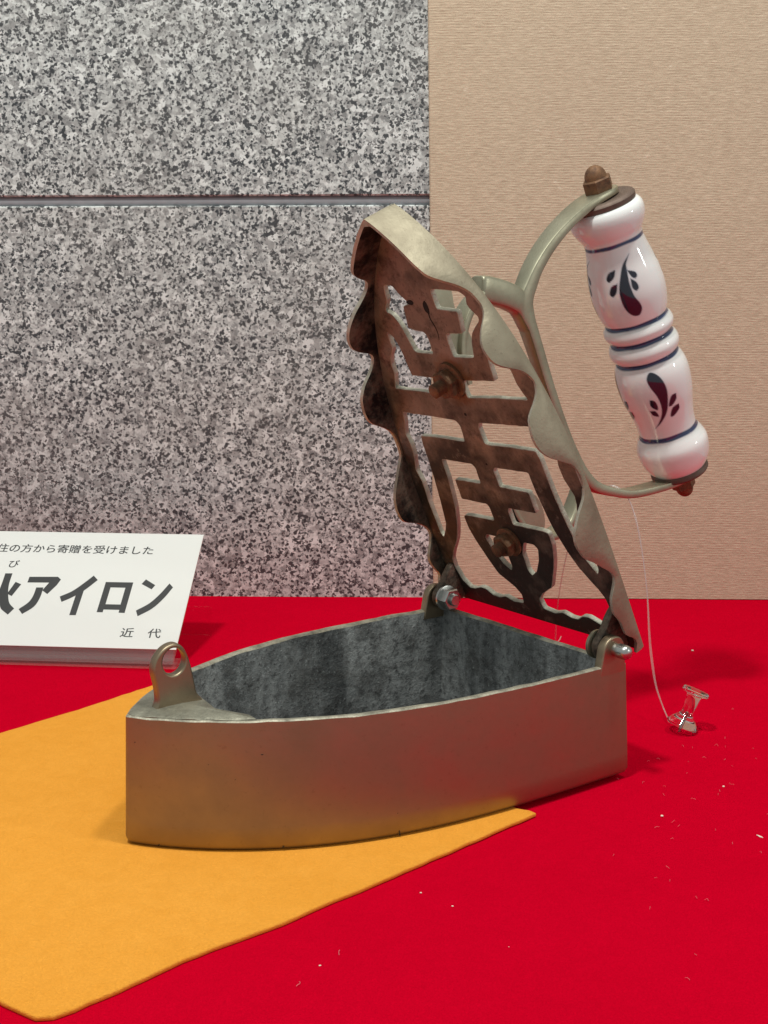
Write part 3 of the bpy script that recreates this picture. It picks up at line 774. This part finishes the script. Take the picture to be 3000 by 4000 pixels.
leaf = [[(114.5, 116.1), (125.5, 113.0), (127.5, 110.3), (129.7, 105.5), (128.4, 100.2), (122.9, 96.3), (122.0, 93.6), (128.6, 91.4), (138.6, 92.2), (145.7, 95.2), (148.4, 99.6), (147.0, 103.8), (140.9, 108.4), (131.3, 112.9)],
        [(145.9, 111.8), (150.6, 109.1), (159.8, 107.6), (163.7, 108.8), (158.0, 111.0)], [(147.8, 106.4), (151.9, 103.3), (158.8, 101.6), (163.3, 102.9), (158.3, 105.6)],
        [(127.2, 110.4), (116.6, 108.9), (114.6, 107.3), (118.9, 106.4), (123.8, 107.6)], [(126.0, 106.9), (119.5, 104.9), (118.1, 102.6), (122.9, 101.6), (127.3, 103.4)],
        [(158.1, 40.3), (147.1, 43.0), (138.0, 46.7), (134.7, 50.9), (136.6, 55.7), (143.2, 60.7), (144.9, 64.0), (139.0, 66.3), (130.5, 65.5), (123.1, 62.6), (119.8, 57.9), (122.2, 52.8), (127.9, 47.7), (140.5, 43.5)],
        [(149.2, 54.9), (142.3, 54.0), (140.0, 51.3), (142.4, 49.6), (150.2, 51.9)], [(154.5, 49.7), (146.0, 49.2), (143.2, 46.3), (152.1, 47.4)],
        [(106.8, 54.2), (108.5, 51.7), (117.6, 49.6), (122.8, 50.0), (115.9, 53.8)], [(105.3, 49.0), (105.8, 46.6), (118.2, 44.4), (123.6, 44.9), (117.2, 48.4)]]
for turn in (0, 86, 180, 250):
    for pl in leaf:
        P = np.array(pl); rm = 14.6 * math.pi / 180
        q = np.array([tuple(x) for x in smooth_path([((a + turn) * rm, b) for a, b in pl] + [((pl[0][0] + turn) * rm, pl[0][1])], 5)])[:-1]
        cx = P[:, 0].mean() + turn
        px = ((tdeg - cx + 180) % 360 - 180 + cx) * rm
        m_ = (np.abs(px - cx * rm) < 9) & (dmm > P[:, 1].min() - 2) & (dmm < P[:, 1].max() + 2)
        idx_ = np.where(m_)[0]
        a = np.zeros(len(VV)); g = np.zeros(len(VV))
        s_ = sdf(px[idx_], dmm[idx_], q)
        g[idx_] = np.clip((1.0 - s_) / 1.1, 0, 1) * 0.22; blend((0.30, 0.40, 0.62), g)
        a[idx_] = np.clip((0.18 - s_) / 0.3, 0, 1); blend((0.008, 0.010, 0.026), a * 0.985)
grip = finish('porcelain_grip', me, M_porc, iron, smooth=60, matrix=lid_m)
att = grip.data.color_attributes.new('paint', 'FLOAT_COLOR', 'POINT')
att.data.foreach_set('color', colr.ravel().astype(np.float32))
def cap(d, up, r):
    mo = grip_axis(d, not up)
    return lathe([(-0.0006, r - 0.0008), (0.0004, r), (0.0020, r + 0.0001), (0.0028, r - 0.0005), (0.0033, r - 0.0016), (0.0033, r - 0.0028), (0.0029, r - 0.0038), (0.0028, 0.004), (0.0028, 0.0005)], 56, mo)
vf = cap(0.1346, True, 0.0130); link_mesh('end_cap', vf[0], vf[1], M_cap, grip, smooth=40)
vf = cap(0.0151, False, 0.0124); link_mesh('end_cap', vf[0], vf[1], M_cap, grip, smooth=40)

# ------------------------------------------------------------------ caption card on its acrylic stand
uc = Vector((0.99577, -0.09187, 0)).normalized(); bc = Vector((-uc.y, uc.x, 0))
SLOPE = R(36.5)
vc = bc * math.cos(SLOPE) + ZU * math.sin(SLOPE); nc = uc.cross(vc)
BR = Vector((-0.1002, 0.5570, 0.0085))
card_m = frame(uc, vc, nc, BR)
CW, CH = 0.150, 0.0755
V = []; F = [(3, 2, 1, 0), (4, 5, 6, 7)]
for z in (-0.0004, 0.0):
    V += [(-CW, 0, z), (0, 0, z), (0, CH, z), (-CW, CH, z)]
for k in range(4): F.append((k, (k + 1) % 4, 4 + (k + 1) % 4, 4 + k))
card = link_mesh('caption_card', V, F, M_paper); card.matrix_world = card_m
tag(card, 'white museum caption card printed in black Japanese, leaning at left', 'caption card')
INK = 0.00006
def poly_text(name, outer, holes=()):
    V = []; F = []
    for i, poly in enumerate(outer):
        cu = bpy.data.curves.new(name, 'CURVE'); cu.dimensions = '2D'; cu.fill_mode = 'BOTH'
        for pl in [poly] + (list(holes) if i == 0 else []):
            sp = cu.splines.new('POLY'); sp.points.add(len(pl) - 1); sp.use_cyclic_u = True
            for p, q in zip(sp.points, pl): p.co = (q[0] * 1e-3, q[1] * 1e-3, 0, 1)
        o = bpy.data.objects.new(name, cu); C.objects.link(o)
        me = bpy.data.meshes.new_from_object(o.evaluated_get(bpy.context.evaluated_depsgraph_get()))
        bpy.data.objects.remove(o)
        fr = [tuple(f.vertices) for f in me.polygons]
        V, F = join((V, F), ([(v.co.x, v.co.y, INK + 2e-5 * i) for v in me.vertices], fr))
    return link_mesh(name, V, F, M_ink, card)
def sm(p, n_=4): return [tuple(q) for q in smooth_path(p, n_)]
# fire
poly_text('printed_character', [sm([(-98.8, 46.0), (-98.6, 39), (-98.9, 33), (-100.8, 27), (-106.0, 21.5)]) + [(-103.6, 18.4)] + sm([(-98.6, 22.6), (-96.6, 26.6), (-94.0, 22.6), (-89.4, 19.0)]) + sm([(-87.3, 23.0), (-90.9, 26.6), (-93.4, 33), (-94.7, 39), (-95.0, 46.1)]),
                                [(-91.7, 40.4), (-88.3, 38.9), (-91.0, 31.0), (-93.8, 32.5)], [(-110.2, 39.6), (-106.9, 40.3), (-105.8, 33), (-109, 32.2)]])
poly_text('printed_character', [[(-85.4, 44.0), (-70.4, 44.4), (-68.4, 42.6), (-69.6, 38.8), (-72.9, 32.8), (-76.2, 35.2), (-74.0, 40.4), (-85.4, 40.2)],
                                sm([(-79.8, 37.0), (-79.9, 31.4), (-81.2, 27), (-84.9, 22.7)]) + sm([(-82.2, 19.6), (-77.5, 24.5), (-76.0, 30.6), (-76.1, 37.1)])])
poly_text('printed_character', [sm([(-51.9, 45.7), (-55.6, 40.8), (-60.4, 35.2), (-66.0, 31.4)]) + sm([(-64.2, 27.9), (-59.6, 31), (-54.4, 35.8), (-49.1, 42.8)]), [(-58.0, 36.6), (-54.6, 37.2), (-54.7, 19.7), (-58.0, 19.6)]])
poly_text('printed_character', [[(-44.6, 41.6), (-30.3, 41.7), (-30.3, 21.8), (-33.4, 21.9), (-33.4, 23.7), (-41.5, 23.7), (-41.5, 21.9), (-44.6, 21.9)]], [[(-41.3, 38.1), (-33.6, 38.1), (-33.6, 27.1), (-41.3, 27.1)]])
poly_text('printed_character', [[(-24.2, 43.9), (-18.6, 40.2), (-19.9, 37.4), (-25.8, 40.8)], sm([(-11.5, 41.5), (-15.0, 34.4), (-19.2, 28.2), (-24.9, 23.5)]) + sm([(-23.3, 19.9), (-17.0, 25.0), (-12.5, 31.7), (-9.2, 39.0)])])
def small_text(txt, u, v, size, align='LEFT', sx=1.0, weight=0.0):
    cu = bpy.data.curves.new('printed_text', 'FONT'); cu.body = txt; cu.size = size; cu.align_x = align; cu.offset = weight
    o = bpy.data.objects.new('printed_text', cu); C.objects.link(o)
    me = bpy.data.meshes.new_from_object(o.evaluated_get(bpy.context.evaluated_depsgraph_get()))
    bpy.data.objects.remove(o); me.materials.clear()
    me.transform(Matrix.Translation((u, v, INK)) @ Matrix.Diagonal((sx, 1, 1, 1)))
    fr = [tuple(f.vertices) for f in me.polygons]; vs = [tuple(v.co) for v in me.vertices]
    V, F = join(*[([(x + dx, y + dy, z + 1e-5 * k) for x, y, z in vs], fr) for k, (dx, dy) in enumerate(((-8e-5, 0), (8e-5, 0), (0, 7e-5)))])
    return link_mesh('printed_text', V, F, M_ink, card)
small_text('住の方から寄贈を受けました', -0.0240, 0.0612, 0.0062, 'RIGHT', 1.05)
small_text('び', -0.0963, 0.0505, 0.0056, 'CENTER', 1.05)
small_text('近　代', -0.0092, 0.0072, 0.0062, 'RIGHT', 1.10)

stand = empty('acrylic_stand', card_m)
tag(stand, 'clear acrylic easel stand holding up the caption card', 'display stand')
def sbox(name, x0, x1, y0, y1, z0, z1, parent, mat, b=0.0003):
    bm = bmesh.new(); bmesh.ops.create_cube(bm, size=1)
    for v in bm.verts: v.co = Vector(((x0 + x1) / 2 + v.co.x * (x1 - x0), (y0 + y1) / 2 + v.co.y * (y1 - y0), (z0 + z1) / 2 + v.co.z * (z1 - z0)))
    bmesh.ops.bevel(bm, geom=bm.edges[:], offset=b, segments=2, affect='EDGES', clamp_overlap=True)
    me = bpy.data.meshes.new(name); bm.to_mesh(me); bm.free()
    return finish(name, me, mat, parent, smooth=40)
sbox('sloped_panel', -CW, -0.0004, -0.0070, CH - 0.001, -0.0028, -0.0005, stand, M_acrylic)
lm = card_m.inverted() @ frame(uc, bc, ZU, Vector((BR.x, BR.y, TZ)))
lip = sbox('front_foot', -CW, -0.0004, -0.0010, 0.010, 0.0004, 0.0028, stand, M_acrylic); lip.matrix_local = lm
bl_ = sbox('back_leg', -CW, 0.0030, 0.0600, 0.0620, 0.0004, 0.016, stand, M_leg); bl_.matrix_local = lm

# ------------------------------------------------------------------ nylon thread and push pin
L1 = [(0.0935, 0.4995, 0.0925), (0.0945, 0.4985, 0.0966), (0.0965, 0.4972, 0.0969), (0.0994, 0.4957, 0.0952), (0.1026, 0.4937, 0.0912), (0.1053, 0.4916, 0.0833), (0.1076, 0.4895, 0.0713), (0.1099, 0.4874, 0.0534), (0.1110, 0.4853, 0.0348), (0.1120, 0.4832, 0.0243), (0.1137, 0.4812, 0.0146), (0.1165, 0.479, 0.0065), (0.1188, 0.477, 0.0012)]
L2 = [(x + 0.0004 * math.sin(i * 0.9) + 0.0003, y + 0.001, z) for i, (x, y, z) in enumerate(L1)]
L3 = [(0.0765, 0.4740, 0.0800), (0.0747, 0.4760, 0.0743), (0.0737, 0.4855, 0.0592), (0.0741, 0.4975, 0.0434), (0.080, 0.540, 0.018), (0.0905, 0.600, 0.0008), (0.094, 0.615, -0.0011)]
vf = join(tube(smooth_path(L1, 6), 0.00028, 7), tube(smooth_path(L2, 6), 0.00026, 7), tube(smooth_path(L3, 6), 0.00030, 7))
thr = link_mesh('nylon_thread', vf[0], vf[1], M_nylon, smooth=60)
tag(thr, 'clear nylon thread running from the iron handle to the push pin', 'thread')

pin_m = axis_m(Vector((0.1225, 0.4712, 0.0009)), (0.355, 0.05, 0.93))
pin = empty('push_pin', pin_m)
tag(pin, 'clear plastic push pin stuck at a tilt into red felt', 'push pin')
pr = [(0.0, 0.0052), (0.0004, 0.0056), (0.0010, 0.0057), (0.0018, 0.0050), (0.0034, 0.0037), (0.0046, 0.0027), (0.0052, 0.0022), (0.0060, 0.0020), (0.0115, 0.0024), (0.0124, 0.0027), (0.0130, 0.0040), (0.0133, 0.0047), (0.0140, 0.0049), (0.0146, 0.0046), (0.0149, 0.0038), (0.0150, 0.0005)]
vf = lathe([(h * 1.12, r * 1.15) for h, r in pr], 40); link_mesh('pin_head', vf[0], vf[1], M_pin, pin, smooth=40)
vf = lathe([(-0.009, 0.0001), (-0.0075, 0.0005), (0.0065, 0.0005), (0.0066, 0.0003)], 12); link_mesh('steel_point', vf[0], vf[1], M_steel, pin, smooth=40)

# ------------------------------------------------------------------ lint and crumbs on the red felt
rnd = random.Random(5)
vfs = []
def fibre(x, y, L, r):
    a = rnd.uniform(0, 2 * math.pi); c_ = rnd.uniform(-2.2, 2.2); pts = []
    px, py = x, y
    for k in range(6):
        pts.append((px, py, TZ + 0.0003 + 0.0007 * math.sin(math.pi * k / 5) * rnd.uniform(0.2, 1)))
        px += math.cos(a) * L / 5; py += math.sin(a) * L / 5; a += c_ / 5
    return tube(pts, r, 4)
for k in range(130):
    if k < 100:
        x = rnd.gauss(0.135, 0.040); y = rnd.gauss(0.43, 0.07)
    else:
        x = rnd.uniform(-0.02, 0.25); y = rnd.uniform(0.24, 0.66)
    if not (0.02 < x < 0.3 and 0.24 < y < 0.68) or (y - 0.387) > (x - 0.050) * 1.1: continue
    vfs.append(fibre(x, y, rnd.uniform(0.0004, 0.0020), rnd.uniform(0.00003, 0.00006)))
for x, y in ((-0.012, 0.3005), (-0.022, 0.285)): vfs.append(fibre(x, y, 0.0026, 0.00008))
V, F = join(*vfs)
li = link_mesh('lint', V, F, M_lint, smooth=60); tag(li, 'tiny pale lint fibres scattered over the red felt', kind='stuff')
vfs = []
def crumb(x, y, s, e=1.0):
    bm = bmesh.new(); bmesh.ops.create_icosphere(bm, subdivisions=1, radius=s)
    a = rnd.uniform(0, 3.1)
    for v in bm.verts:
        f = rnd.uniform(0.7, 1.2); q = Vector((v.co.x * e * f, v.co.y * f, v.co.z * 0.6 * f)); q.rotate(Matrix.Rotation(a, 3, 'Z')); v.co = q + Vector((x, y, TZ + s * 0.5))
    bm.verts.index_update()
    r_ = ([tuple(v.co) for v in bm.verts], [tuple(v.index for v in f.verts) for f in bm.faces]); bm.free(); return r_
for x, y, s, e in ((0.0955, 0.3877, 0.00055, 1.2), (0.1239, 0.4136, 0.00050, 1.3), (0.157, 0.5888, 0.0007, 1.0), (0.124, 0.3720, 0.0004, 4.0), (-0.017, 0.293, 0.0003, 1.5), (0.02, 0.325, 0.0003, 1.2), (0.011, 0.333, 0.00035, 1.2), (0.12, 0.286, 0.0003, 1.4), (0.112, 0.300, 0.00025, 1.2)):
    vfs.append(crumb(x, y, s, e))
for k in range(3): vfs.append(crumb(rnd.uniform(0.0, 0.2), rnd.uniform(0.25, 0.42) - 0.02, rnd.uniform(0.00012, 0.00022)))
V, F = join(*vfs)
cr = link_mesh('crumbs', V, F, M_crumb); tag(cr, 'a few pale crumbs lying on the red felt', kind='stuff')
